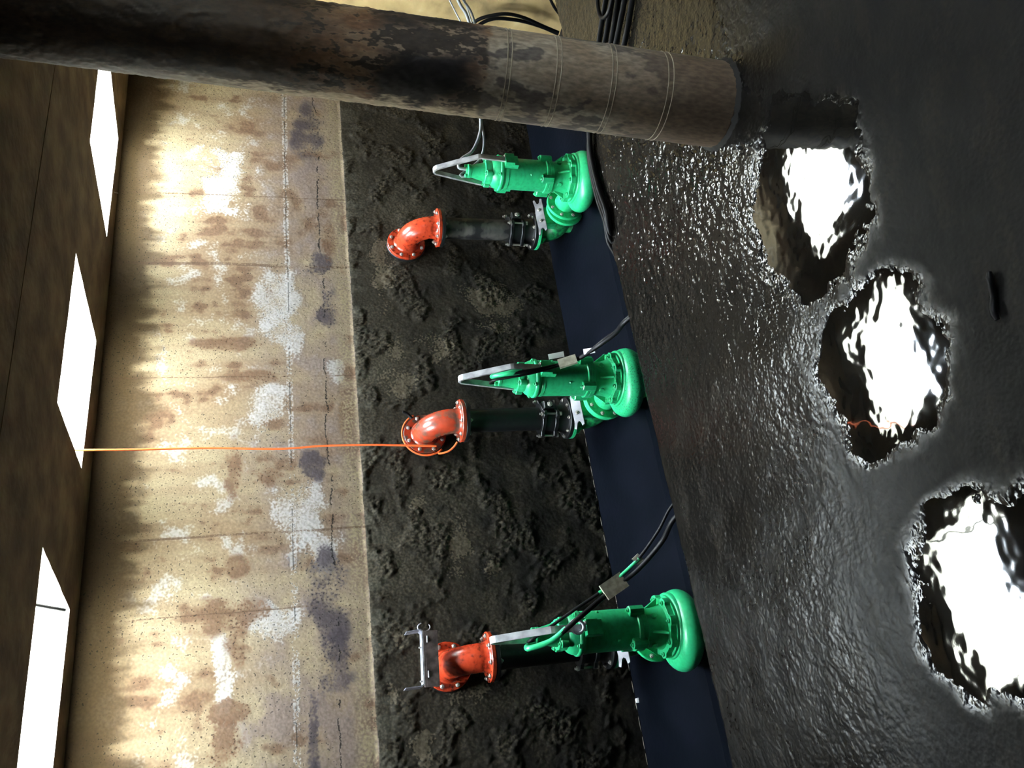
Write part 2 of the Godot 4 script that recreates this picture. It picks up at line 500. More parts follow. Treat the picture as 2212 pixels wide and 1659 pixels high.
func room() -> void:
	nz_big = noise(1, 0.9, 3)
	nz_mid = noise(2, 4.0, 4)
	nz_small = noise(3, 22.0, 3)
	nz_fine = noise(4, 45.0, 2)
	nz_streak = noise(5, 3.0, 3)
	nz_crust = noise(6, 2.6, 4)
	nz_lump = noise(7, 17.0, 3)
	# back wall: cast concrete above the tide line, dried sludge below it
	var wt := ImageTexture.create_from_image(wall_image())
	var wm := StandardMaterial3D.new()
	wm.albedo_texture = wt
	wm.roughness = 0.8
	wm.metallic_specular = 0.25
	wm.texture_repeat = false
	relief(wm, ImageTexture.create_from_image(noise(15, 0.11, 4).get_image(1720, 956)), 0.2)
	var wuv := func(p: Vector3) -> Vector2: return Vector2((p.x + 0.70) / 6.15, (2.80 - p.y) / 3.42)
	var wmesh := grid(445, 250, func(u: float, v: float) -> Vector3:
		var x := -0.7 + 6.15 * u
		var y := -0.62 + 3.40 * v
		return Vector3(x, y, wall_height(x, y)), wuv)
	var wo := obj("wall_back", wmesh, null)
	wo.material_override = null
	add_boxes(wmesh, [[Vector3(1.2, 1.05, -0.16), Vector3(9.0, 3.6, 0.3)]])
	wmesh.surface_set_material(0, wm)
	wmesh.surface_set_material(1, M.dark)
	wo.set_meta("kind", "structure")
	struct("wall_right", MB.new().box(Vector3(5.55, 1.2, 3.7), Vector3(0.3, 3.9, 8.0)), M.cream)
	struct("wall_left", MB.new().box(Vector3(-3.15, 1.2, 3.7), Vector3(0.3, 3.9, 8.0)), M.dark)
	struct("wall_front", MB.new().box(Vector3(1.2, 1.2, 7.65), Vector3(8.4, 3.9, 0.3)), M.dark)
	# floor: muddy slab that ends in a worn lip above the trench
	var fm := StandardMaterial3D.new()
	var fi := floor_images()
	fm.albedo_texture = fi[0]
	fm.roughness_texture = fi[1]
	fm.roughness = 1.0
	fm.metallic_specular = 0.30
	var fb := ImageTexture.create_from_image(noise(14, 0.16, 3).get_image(2048, 972))
	relief(fm, fb, 0.14)
	fm.texture_repeat = false
	var fuv := func(p: Vector3) -> Vector2: return Vector2((p.x + 0.5) / 5.9, (p.z - 1.85) / 2.80)
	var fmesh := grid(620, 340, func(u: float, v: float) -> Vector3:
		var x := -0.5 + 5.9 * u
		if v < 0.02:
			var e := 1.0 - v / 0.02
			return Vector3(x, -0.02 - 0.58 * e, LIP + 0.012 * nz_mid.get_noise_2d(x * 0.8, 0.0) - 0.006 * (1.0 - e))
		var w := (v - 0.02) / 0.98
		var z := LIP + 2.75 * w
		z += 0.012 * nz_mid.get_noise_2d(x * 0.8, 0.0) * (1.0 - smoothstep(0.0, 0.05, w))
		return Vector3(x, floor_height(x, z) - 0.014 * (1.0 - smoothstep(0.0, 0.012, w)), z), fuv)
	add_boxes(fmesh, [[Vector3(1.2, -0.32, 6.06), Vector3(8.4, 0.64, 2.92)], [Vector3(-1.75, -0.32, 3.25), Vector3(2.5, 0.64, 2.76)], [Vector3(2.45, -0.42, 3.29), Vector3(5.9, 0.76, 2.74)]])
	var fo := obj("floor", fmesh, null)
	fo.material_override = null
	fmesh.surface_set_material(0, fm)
	fmesh.surface_set_material(1, M.farmud)
	fo.set_meta("kind", "structure")
	# trench: dark blue-black bed with a benched fillet along the wall
	var tb := MB.new()
	tb.slab(PackedVector2Array([Vector2(-0.02, -0.43), Vector2(0.0, -0.43), Vector2(0.75, TRENCH), Vector2(1.95, TRENCH), Vector2(1.95, -0.8), Vector2(-0.02, -0.8)]), -3.0, 5.4, Transform3D(Basis(Vector3(0, 0, 1), Vector3(0, 1, 0), Vector3(1, 0, 0)), Vector3.ZERO), 0.001)
	struct("floor_trench", tb, M.trench)
	# ceiling slab with three skewed hatch openings
	var cc := CSGCombiner3D.new()
	cc.name = "ceiling"
	cc.set_meta("kind", "structure")
	add_child(cc, true)
	var sb := CSGBox3D.new()
	sb.name = "slab"
	sb.size = Vector3(9.0, SLAB, 8.2)
	sb.position = Vector3(1.2, CEIL + SLAB / 2, 3.7)
	sb.material = M.ceiling
	cc.add_child(sb)
	for h in [[5.00, 0.84, 4.58, 0.14, 3.67, 0.19, 3.90, 0.84], [3.05, 0.86, 2.86, 0.20, 1.99, 0.25, 2.10, 0.88], [1.35, 0.84, 1.20, 0.20, 0.12, 0.24, 0.24, 0.84], [3.45, 5.3, 3.45, 4.65, 2.65, 4.65, 2.65, 5.3]]:
		var cp := CSGPolygon3D.new()
		cp.name = "opening"
		var pg := PackedVector2Array()
		for i in 4:
			# broken arrises: a few extra points along each side
			var a := Vector2(h[2 * i], h[2 * i + 1])
			var b := Vector2(h[(2 * i + 2) % 8], h[(2 * i + 3) % 8])
			for k in 10:
				var q := a.lerp(b, k / 10.0)
				if k > 0: q += (b - a).orthogonal().normalized() * 0.006 * nz_small.get_noise_2d(q.x, q.y)
				pg.append(q)
		cp.polygon = pg
		cp.depth = SLAB + 0.1
		cp.operation = CSGShape3D.OPERATION_SUBTRACTION
		cp.material = M.shaft
		# polygon x-y lies in world x-z; its depth runs downwards
		cp.transform = Transform3D(Basis(Vector3(1, 0, 0), Vector3(0, 0, 1), Vector3(0, -1, 0)), Vector3(0, CEIL - 0.05, 0))
		cc.add_child(cp, true)
	struct("trim_1", MB.new().box(Vector3(1.2, CEIL + 0.0025, 1.62), Vector3(8.4, 0.008, 0.03)), M.ceiling)
	# standing water in the low spots of the floor
	var wat := MB.new()
	var st := 0.03
	for i in range(0, 80):
		for j in range(0, 45):
			var x := -0.15 + i * st
			var z := 2.55 + j * st
			if floor_blob(x + st / 2, z + st / 2) > -1.3:
				wat.quad(Vector3(x, 0, z), Vector3(x + st, 0, z), Vector3(x + st, 0, z + st), Vector3(x, 0, z + st), Vector3.UP)
	var wobj := obj("puddle_water", wat, M.water)
	tag(wobj, "shallow standing water on the muddy floor mirroring the ceiling openings", "puddle")
	wobj.set_meta("kind", "stuff")

func floor_images() -> Array:
	var W := 1200
	var H := 580
	var im := Image.create(W, H, false, Image.FORMAT_RGB8)
	var ro := Image.create(W, H, false, Image.FORMAT_RGB8)
	var base := Vector3(0.155, 0.143, 0.122)
	var dark := Vector3(0.09, 0.087, 0.08)
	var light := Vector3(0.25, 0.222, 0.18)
	for py in H:
		var z := 1.85 + 2.80 * (py + 0.5) / H
		for px in W:
			var x := -0.5 + 5.9 * (px + 0.5) / W
			var a: float = nz_big.get_noise_2d(x, z)
			var b: float = nz_mid.get_noise_2d(x, z)
			var f: float = nz_fine.get_noise_2d(x, z)
			var s: float = nz_streak.get_noise_2d(x * 0.6 + z, z * 2.5 - x)
			var c := base.lerp(dark, clampf(0.5 + a + b * 0.8, 0, 1))
			c = c.lerp(light, clampf((s + b * 0.6 + f * 0.4 - 0.12) * 1.6, 0, 0.7))
			c = c.lerp(light * 1.25, smoothstep(2.3, 3.2, x + 0.4 * a) * smoothstep(3.6, 3.0, z) * clampf(0.7 + b, 0, 1))  # paler mud towards the end wall, brightened by painted-in hatch light
			c *= 0.46 * (1.0 + 0.35 * f)
			im.set_pixel(px, py, Color(c.x, c.y, c.z))
			var wet := smoothstep(0.4, 1.6, x + 0.5 * a) * smoothstep(3.7, 2.9, z)
			wet = maxf(wet, smoothstep(-1.2, -0.2, floor_blob(x, z) + b))
			var r := lerpf(lerpf(0.32, 0.68, smoothstep(2.8, 3.5, z + 0.3 * a)), 0.12, wet) + 0.08 * b + 0.05 * f
			r = clampf(r, 0.07, 0.9)
			ro.set_pixel(px, py, Color(r, r, r))
	return [ImageTexture.create_from_image(im), ImageTexture.create_from_image(ro)]

# ------------------------------------------------------------------ bolts
func hex_bolt() -> ArrayMesh:
	if not M.has("hexmesh"):
		var b := MB.new()
		b.lathe([Vector2(0, 0.0), Vector2(0.0135, 0.0), Vector2(0.0135, 0.008), Vector2(0.011, 0.0105), Vector2(0, 0.0105)], Transform3D.IDENTITY, 6)
		b.cyl(0.0065, 0.010, 0.017, Transform3D.IDENTITY, 10, 0.001)
		M.hexmesh = b.mesh()
	return M.hexmesh

func bolts(parent: Node3D, centre: Vector3, axis: Vector3, r: float, count: int, material: Material, turn := 0.0) -> void:
	var y := axis.normalized()
	var x := (Vector3.RIGHT if absf(y.x) < 0.9 else Vector3.UP)
	x = (x - y * x.dot(y)).normalized()
	var z := x.cross(y)
	for i in count:
		var a := TAU * i / count + turn
		var o := obj("bolt", hex_bolt(), material, parent)
		o.transform = Transform3D(Basis(x, y, z), centre + (x * cos(a) + z * sin(a)) * r)

func disc(r: float, y0: float, y1: float, at: Vector3, axis: Vector3, bore := 0.0) -> MB:
	var y := axis.normalized()
	var x := (Vector3.RIGHT if absf(y.x) < 0.9 else Vector3.UP)
	x = (x - y * x.dot(y)).normalized()
	var xf := Transform3D(Basis(x, y, x.cross(y)), at)
	return MB.new().lathe([Vector2(bore, y0), Vector2(r - 0.003, y0), Vector2(r, y0 + 0.003), Vector2(r, y1 - 0.003), Vector2(r - 0.003, y1), Vector2(bore, y1)], xf, 40)

# ------------------------------------------------------------------ pumps
func pump(px: float, label: String) -> void:
	var t := thing("submersible_pump", label, "pump", Vector3(px, TRENCH, 0.82), "")
	var g := -TRENCH   # local y of world y = 0
	var lean := Basis(Vector3(0, 0, 1), -0.018)
	t.basis = lean
	# motor housing with a groove ring at each end
	var b := MB.new()
	b.lathe([Vector2(0.09, g - 0.16), Vector2(0.108, g - 0.16), Vector2(0.108, g + 0.115), Vector2(0.111, g + 0.118), Vector2(0.111, g + 0.135), Vector2(0.108, g + 0.138), Vector2(0.108, g + 0.155), Vector2(0.09, g + 0.155)], Transform3D.IDENTITY, 48)
	obj("motor_housing", b, M.green, t)
	for e in [[0.7, 0.05], [2.2, -0.04]]:
		var pl := MB.new().cyl(0.008, 0.0, 0.014, Transform3D(Basis(Vector3(1, 0, 0), -PI / 2).rotated(Vector3.UP, e[0] - PI / 2), Vector3(cos(e[0]) * 0.106, g + e[1], sin(e[0]) * 0.106) * Vector3(1, 1, 1)), 12, 0.002)
		obj("plug", pl, M.green, t)
	# domed head cover with its flange
	b = MB.new()
	b.lathe([Vector2(0.10, g + 0.152), Vector2(0.116, g + 0.152), Vector2(0.119, g + 0.156), Vector2(0.119, g + 0.172), Vector2(0.116, g + 0.176), Vector2(0.111, g + 0.178), Vector2(0.107, g + 0.196), Vector2(0.098, g + 0.214), Vector2(0.086, g + 0.226), Vector2(0.074, g + 0.232), Vector2(0.0, g + 0.232)], Transform3D.IDENTITY, 48)
	obj("head_cover", b, M.green, t)
	bolts(t, Vector3(0, g + 0.176, 0), Vector3.UP, 0.113, 4, M.green, PI / 4)
	# cap collar with four bolt bosses
	b = MB.new()
	b.lathe([Vector2(0.0, g + 0.228), Vector2(0.082, g + 0.228), Vector2(0.082, g + 0.252), Vector2(0.079, g + 0.256), Vector2(0.079, g + 0.272), Vector2(0.076, g + 0.275), Vector2(0.0, g + 0.275)], Transform3D.IDENTITY, 40)
	for i in 4:
		var a := TAU * i / 4 + PI / 4
		b.cyl(0.021, g + 0.23, g + 0.272, Transform3D(Basis(), Vector3(cos(a) * 0.082, 0, sin(a) * 0.082)), 18, 0.004)
	obj("cap_collar", b, M.green, t)
	bolts(t, Vector3(0, g + 0.271, 0), Vector3.UP, 0.083, 4, M.green, PI / 4)
	# tapered cable entry
	b = MB.new()
	b.lathe([Vector2(0.0, g + 0.27), Vector2(0.064, g + 0.27), Vector2(0.062, g + 0.285), Vector2(0.044, g + 0.362), Vector2(0.044, g + 0.368), Vector2(0.047, g + 0.370), Vector2(0.047, g + 0.387), Vector2(0.043, g + 0.391), Vector2(0.028, g + 0.391), Vector2(0.024, g + 0.400), Vector2(0.0, g + 0.400)], Transform3D.IDENTITY, 36)
	b.cyl(0.013, g + 0.385, g + 0.41, Transform3D(Basis(), Vector3(0.032, 0, 0.012)), 12)
	b.cyl(0.013, g + 0.385, g + 0.41, Transform3D(Basis(), Vector3(-0.032, 0, -0.012)), 12)
	obj("cable_entry", b, M.green, t)
	# lifting lugs front and back: stepped blocks
	for s in [1.0, -1.0]:
		b = MB.new()
		var outl := PackedVector2Array([Vector2(0.085, g + 0.060), Vector2(0.135, g + 0.060), Vector2(0.135, g + 0.087), Vector2(0.156, g + 0.091), Vector2(0.156, g + 0.153), Vector2(0.085, g + 0.153)])
		b.slab(outl, -0.042, 0.042, Transform3D(Basis(Vector3(0, 0, s), Vector3(0, 1, 0), Vector3(-s, 0, 0)), Vector3.ZERO), 0.004)
		obj("lifting_lug", b, M.green, t)
	# lifting handle: one flat bar from lug to lug
	var hb := MB.new()
	hb.bar([Vector3(0, g + 0.147, 0.136), Vector3(0, g + 0.20, 0.142), Vector3(0, g + 0.325, 0.150), Vector3(0, g + 0.342, 0.146), Vector3(0, g + 0.48, 0.078), Vector3(0, g + 0.604, 0.012), Vector3(0, g + 0.619, -0.003), Vector3(0, g + 0.621, -0.020), Vector3(0, g + 0.607, -0.036), Vector3(0, g + 0.46, -0.072), Vector3(0, g + 0.30, -0.108), Vector3(0, g + 0.147, -0.136)], 0.036, 0.013, Vector3.RIGHT)
	var hd := obj("handle", hb, M.handle, t, "worn steel lifting handle")
	for s in [1.0, -1.0]:
		var bo := obj("bolt", hex_bolt(), M.bolt, t)
		bo.position = Vector3(0.022, g + 0.151, 0.145 * s)
	if px < 1.0:
		var ring := []
		for i in 25:
			var a := TAU * i / 24
			ring.append(Vector3(cos(a) * 0.034, g + 0.215 + sin(a) * 0.038, 0.185 + sin(a) * 0.010))
		obj("eye_ring", MB.new().tube(ring, 0.008, 10, false), M.brightsteel, hd, "bright steel eye ring")
	# lower motor flange with four lugs
	b = MB.new()
	b.lathe([Vector2(0.09, g - 0.205), Vector2(0.114, g - 0.205), Vector2(0.117, g - 0.202), Vector2(0.117, g - 0.178), Vector2(0.114, g - 0.175), Vector2(0.117, g - 0.172), Vector2(0.117, g - 0.156), Vector2(0.112, g - 0.152), Vector2(0.09, g - 0.152)], Transform3D.IDENTITY, 48)
	obj("motor_flange", b, M.green, t)
	for i in 4:
		var a := TAU * i / 4 + PI / 4 + 0.1
		b = MB.new()
		var lp := PackedVector2Array([Vector2(0.09, -0.028), Vector2(0.128, -0.028), Vector2(0.143, -0.014), Vector2(0.143, 0.014), Vector2(0.128, 0.028), Vector2(0.09, 0.028)])
		b.slab(lp, 0.0, 0.085, Transform3D(Basis(Vector3(cos(a), 0, sin(a)), Vector3(-sin(a), 0, cos(a)), Vector3(0, 1, 0)), Vector3(0, g - 0.198, 0)), 0.004)
		obj("flange_lug", b, M.green, t)
		var bo := obj("bolt", hex_bolt(), M.green, t)
		bo.position = Vector3(cos(a) * 0.126, g - 0.115, sin(a) * 0.126)
	# lantern piece between motor and casing, with inspection plugs and gussets
	b = MB.new()
	b.lathe([Vector2(0.08, g - 0.315), Vector2(0.122, g - 0.315), Vector2(0.112, g - 0.285), Vector2(0.105, g - 0.255), Vector2(0.104, g - 0.205), Vector2(0.08, g - 0.205)], Transform3D.IDENTITY, 48)
	obj("lantern", b, M.green, t)
	for i in 4:
		var a := TAU * i / 4 + 1.2
		var d := Vector3(cos(a), 0, sin(a))
		var xf := Transform3D(Basis(Vector3(-sin(a), 0, cos(a)), d, Vector3(0, -1, 0)), d * 0.10 + Vector3(0, g - 0.25, 0))
		obj("plug", MB.new().cyl(0.017, 0.0, 0.016, xf, 14, 0.003), M.green, t)
		var a2 := a + PI / 4
		var d2 := Vector3(cos(a2), 0, sin(a2))
		b = MB.new()
		b.slab(PackedVector2Array([Vector2(0.095, g - 0.30), Vector2(0.155, g - 0.30), Vector2(0.10, g - 0.225)]), -0.006, 0.006, Transform3D(Basis(d2, Vector3.UP, d2.cross(Vector3.UP)), Vector3.ZERO), 0.001)
		obj("gusset", b, M.green, t)
	# scalloped casing flange
	var lobes := PackedVector2Array()
	for i in 96:
		var a := TAU * i / 96
		var r := 0.150 + 0.017 * smoothstep(-0.2, 0.7, cos(a * 8.0))
		lobes.append(Vector2(cos(a), sin(a)) * r)
	b = MB.new()
	b.slab(lobes, 0.0, 0.036, Transform3D(Basis(Vector3(1, 0, 0), Vector3(0, 0, -1), Vector3(0, 1, 0)), Vector3(0, g - 0.348, 0)), 0.003)
	obj("casing_flange", b, M.green_spatter if px > 2.0 and px < 3.0 else M.green, t)
	bolts(t, Vector3(0, g - 0.313, 0), Vector3.UP, 0.146, 8, M.green, 0.0)
	b = MB.new()
	b.lathe([Vector2(0.10, g - 0.41), Vector2(0.176, g - 0.41), Vector2(0.176, g - 0.366), Vector2(0.172, g - 0.360), Vector2(0.165, g - 0.358), Vector2(0.165, g - 0.345), Vector2(0.10, g - 0.345)], Transform3D.IDENTITY, 48)
	obj("casing_cover", b, M.green, t)
	# volute: a scroll that thickens towards the outlet on the wall side
	var pts := []
	var rad := []
	for i in 49:
		var k := i / 48.0
		var a := -PI / 2 + 0.5 - k * TAU
		var r := lerpf(0.056, 0.070, k)
		var mj := 0.148 + (r - 0.056) * 0.8
		pts.append(Vector3(cos(a) * mj - 0.034, g - 0.430, sin(a) * mj))
		rad.append(r)
	b = MB.new()
	b.tube(pts, rad, 28)
	b.lathe([Vector2(0.0, g - 0.495), Vector2(0.13, g - 0.495), Vector2(0.14, g - 0.46), Vector2(0.14, g - 0.35), Vector2(0.0, g - 0.35)], Transform3D.IDENTITY, 36)
	b.tube([Vector3(-0.035, g - 0.425, -0.05), Vector3(-0.03, g - 0.422, -0.14), Vector3(-0.012, g - 0.408, -0.20), Vector3(-0.008, g - 0.402, -0.27)], [0.072, 0.074, 0.080, 0.084], 28)
	obj("volute", b, M.green_spatter if px > 2.0 and px < 3.0 else M.green, t)
	obj("outlet_flange", disc(0.138, 0.0, 0.026, Vector3(-0.008, g - 0.40, -0.29), Vector3(0, 0, 1)), M.green, t)
	bolts(t, Vector3(-0.008, g - 0.40, -0.264), Vector3(0, 0, 1), 0.113, 8, M.bolt, PI / 8)
	# suction stool
	b = MB.new()
	b.lathe([Vector2(0.085, 0.0), Vector2(0.12, 0.0), Vector2(0.105, 0.02), Vector2(0.10, 0.09), Vector2(0.085, 0.09)], Transform3D.IDENTITY, 30)
	obj("suction_stool", b, M.green_dirty, t)

# ------------------------------------------------------------------ discharge pipework
func discharge_lines() -> void:
	var names := ["nearest the rusty pipe column", "in the middle of the trench", "in deep shade behind the nearest pump"]
	var xs := [3.80, 2.225, 0.725]
	for i in 3:
		var x: float = xs[i]
		# green duck-foot pedestal
		var t := thing("discharge_pedestal", ["green duck-foot pedestal under the grey muddy pipe next to the pipe column", "green duck-foot pedestal with scratched grey bracket under the middle black pipe", "green duck-foot pedestal in shadow behind the nearest green pump"][i], "pipe fitting", Vector3(x, TRENCH, 0.25))
		var g := -TRENCH
		var b := MB.new()
		var pts := []
		pts.append(Vector3(0, g - 0.40, 0.255))
		for k in 13:
			var a := PI / 2 * k / 12.0
			pts.append(Vector3(0, g - 0.265 - 0.135 * cos(a), 0.135 - 0.135 * sin(a)))
		pts.append(Vector3(0, g - 0.25, 0))
		b.tube(pts, 0.086, 28)
		obj("elbow_body", b, M.green_dirty, t)
		obj("flange", disc(0.138, 0.0, 0.026, Vector3(0, g - 0.40, 0.252), Vector3(0, 0, 1)), M.green, t)
		obj("flange", disc(0.140, 0.0, 0.024, Vector3(0, g - 0.258, 0), Vector3.UP), M.green, t)
		b = MB.new()
		b.lathe([Vector2(0.0, 0.0), Vector2(0.10, 0.0), Vector2(0.09, 0.03), Vector2(0.065, 0.06), Vector2(0.06, 0.14), Vector2(0.0, 0.14)], Transform3D(Basis(), Vector3(0, 0, 0.10)), 28)
		b.box(Vector3(0, 0.012, 0.10), Vector3(0.24, 0.024, 0.28), Transform3D.IDENTITY, 0.004)
		obj("foot", b, M.green_dirty, t)
		for s in [-1.0, 1.0]:
			b = MB.new()
			b.slab(PackedVector2Array([Vector2(0.06, g - 0.33), Vector2(0.125, g - 0.28), Vector2(0.125, g - 0.255), Vector2(0.06, g - 0.255)]), -0.008, 0.008, Transform3D(Basis(Vector3(s, 0, 0), Vector3(0, 1, 0), Vector3(0, 0, s)), Vector3(0, 0, 0.02)), 0.002)
			obj("rib", b, M.green, t)
		b = MB.new()
		b.box(Vector3(0.0, g - 0.295, 0.165), Vector3(0.15, 0.10, 0.07))
		b.box(Vector3(0.0, g - 0.335, 0.215), Vector3(0.07, 0.05, 0.05))
		obj("guide_block", b, M.green, t)
		# guide rail holder: plate with a notch at each end
		var pl := PackedVector2Array([Vector2(-0.155, 0.045), Vector2(-0.10, 0.036), Vector2(0.0, 0.042), Vector2(0.10, 0.036), Vector2(0.155, 0.045), Vector2(0.160, 0.030), Vector2(0.118, 0.014), Vector2(0.110, 0.0), Vector2(0.118, -0.014), Vector2(0.148, -0.024), Vector2(0.140, -0.042), Vector2(0.0, -0.040), Vector2(-0.140, -0.042), Vector2(-0.148, -0.024), Vector2(-0.118, -0.014), Vector2(-0.110, 0.0), Vector2(-0.118, 0.014), Vector2(-0.160, 0.030)])
		b = MB.new()
		b.slab(pl, -0.006, 0.006, Transform3D(Basis(Vector3(1, 0, 0), -0.8).scaled_local(Vector3(1, 0.85, 1)), Vector3(0.0, g - 0.235, 0.185)), 0.001)
		obj("guide_bracket", b, M.steel, t, "grey steel guide bracket")
		for s in [-0.05, 0.05]:
			var bo := obj("bolt", hex_bolt(), M.bolt, t)
			bo.transform = Transform3D(Basis(Vector3(1, 0, 0), PI / 2 - 0.55), Vector3(s, g - 0.23, 0.192))
		bolts(t, Vector3(0, g - 0.40, 0.252), Vector3(0, 0, -1), 0.113, 8, M.bolt, PI / 8)
		# straight black pipe with a loose flange and a bolted coupling
		var p := thing("discharge_pipe", ["mud-greyed black discharge pipe with a bolted coupling, next to the pipe column", "black discharge pipe with bolted coupling below the elbow wound with orange rope", "black discharge pipe below the elbow that carries the steel bracket"][i], "pipe", Vector3(x, -0.232, 0.25))
		var pm: Material = M.black_mud if i == 0 else M.black
		obj("pipe", MB.new().tube([Vector3(0, 0.07, 0), Vector3(0, 0.40, 0), Vector3(0, 0.715, 0)], 0.078, 32), pm, p)
		b = disc(0.141, 0.0, 0.027, Vector3.ZERO, Vector3.UP)
		b.lathe([Vector2(0.105, 0.026), Vector2(0.100, 0.035), Vector2(0.090, 0.075), Vector2(0.090, 0.115), Vector2(0.097, 0.12), Vector2(0.097, 0.15), Vector2(0.078, 0.15)], Transform3D.IDENTITY, 36)
		obj("flange_adapter", b, M.black, p)
		bolts(p, Vector3(0, 0.027, 0), Vector3.UP, 0.120, 8, M.bolt, PI / 8)
		for e in [[0.098, 0.0], [0.185, 1.0]]:
			b = MB.new()
			var trg := PackedVector2Array()
			for k in 72:
				var a := TAU * k / 72
				trg.append(Vector2(cos(a), sin(a)) * (0.103 + 0.026 * smoothstep(0.35, 0.95, cos(a * 4.0 + 0.6))))
			b.slab(trg, 0.0, 0.024, Transform3D(Basis(Vector3(1, 0, 0), Vector3(0, 0, -1), Vector3(0, 1, 0)), Vector3(0, e[0], 0)), 0.004)
			obj("coupling_ring", b, M.black, p)
		obj("coupling_sleeve", MB.new().lathe([Vector2(0.078, 0.12), Vector2(0.094, 0.12), Vector2(0.096, 0.15), Vector2(0.094, 0.186), Vector2(0.078, 0.186)], Transform3D.IDENTITY, 36), M.black, p)
		for k in 4:
			var a := (TAU * k - 0.6) / 4.0
			var at := Vector3(cos(a) * 0.118, 0, -sin(a) * 0.118)
			b = MB.new()
			b.cyl(0.0075, 0.085, 0.235, Transform3D(Basis(), at), 12, 0.001)
			b.lathe([Vector2(0, 0.208), Vector2(0.0145, 0.208), Vector2(0.0145, 0.222), Vector2(0, 0.222)], Transform3D(Basis(), at), 6)
			b.lathe([Vector2(0, 0.084), Vector2(0.0145, 0.084), Vector2(0.0145, 0.098), Vector2(0, 0.098)], Transform3D(Basis(), at), 6)
			obj("tie_bolt", b, M.bolt, p)
		b = MB.new()
		b.box(Vector3(0.045, 0.165, 0.112), Vector3(0.055, 0.07, 0.04), Transform3D.IDENTITY, 0.006)
		obj("clamp_block", b, M.black, p)
		var cb := obj("bolt", hex_bolt(), M.bolt, p)
		cb.transform = Transform3D(Basis(Vector3(1, 0, 0), PI / 2).scaled(Vector3.ONE * 1.35), Vector3(0.045, 0.16, 0.132))
		obj("flange", disc(0.141, 0.706, 0.732, Vector3.ZERO, Vector3.UP), M.black, p)
		bolts(p, Vector3(0, 0.706, 0), Vector3.DOWN, 0.120, 8, M.bolt, PI / 8)
		# orange flanged elbow into the wall
		var om: Material = [M.orange, M.orange_worn, M.orange][i]
		var e := thing("flanged_elbow", ["glossy orange flanged elbow on the wall closest to the rusty pipe column", "scuffed orange flanged elbow with rope looped round its wall flange", "orange flanged elbow partly hidden by the folded steel bracket"][i], "pipe fitting", Vector3(x, 0.50, 0.25))
		b = MB.new()
		pts = [Vector3(0, 0.22, -0.215)]
		rad_elbow(pts)
		b.tube(pts, 0.083, 36)
		obj("elbow_body", b, om, e)
		# cast neck fillets
		b = MB.new()
		b.lathe([Vector2(0.098, 0.024), Vector2(0.090, 0.030), Vector2(0.0845, 0.045), Vector2(0.083, 0.055), Vector2(0.07, 0.055)], Transform3D.IDENTITY, 36)
		obj("neck", b, om, e)
		b = MB.new()
		b.lathe([Vector2(0.098, 0.0), Vector2(0.090, 0.006), Vector2(0.0845, 0.02), Vector2(0.083, 0.03), Vector2(0.07, 0.03)], Transform3D(Basis(Vector3(1, 0, 0), PI / 2), Vector3(0, 0.22, -0.192)), 36)
		obj("neck", b, om, e)
		obj("flange", disc(0.142, 0.0, 0.025, Vector3(0, 0, 0), Vector3.UP), om, e)
		bolts(e, Vector3(0, 0.025, 0), Vector3.UP, 0.120, 8, M.bolt, PI / 8)
		obj("wall_flange", disc(0.142, 0.0, 0.026, Vector3(0, 0.22, -0.217), Vector3(0, 0, 1)), om, e)
		bolts(e, Vector3(0, 0.22, -0.191), Vector3(0, 0, 1), 0.120, 8, M.bolt, PI / 8)
		obj("backing_flange", disc(0.144, 0.0, 0.035, Vector3(0, 0.22, -0.252), Vector3(0, 0, 1)), M.black, e)

func rad_elbow(pts: Array) -> void:
	for k in 17:
		var a := PI / 2 * k / 16.0
		pts.append(Vector3(0, 0.045 + 0.175 * cos(a), -0.175 + 0.175 * sin(a)))
	pts.append(Vector3(0, 0.005, 0))

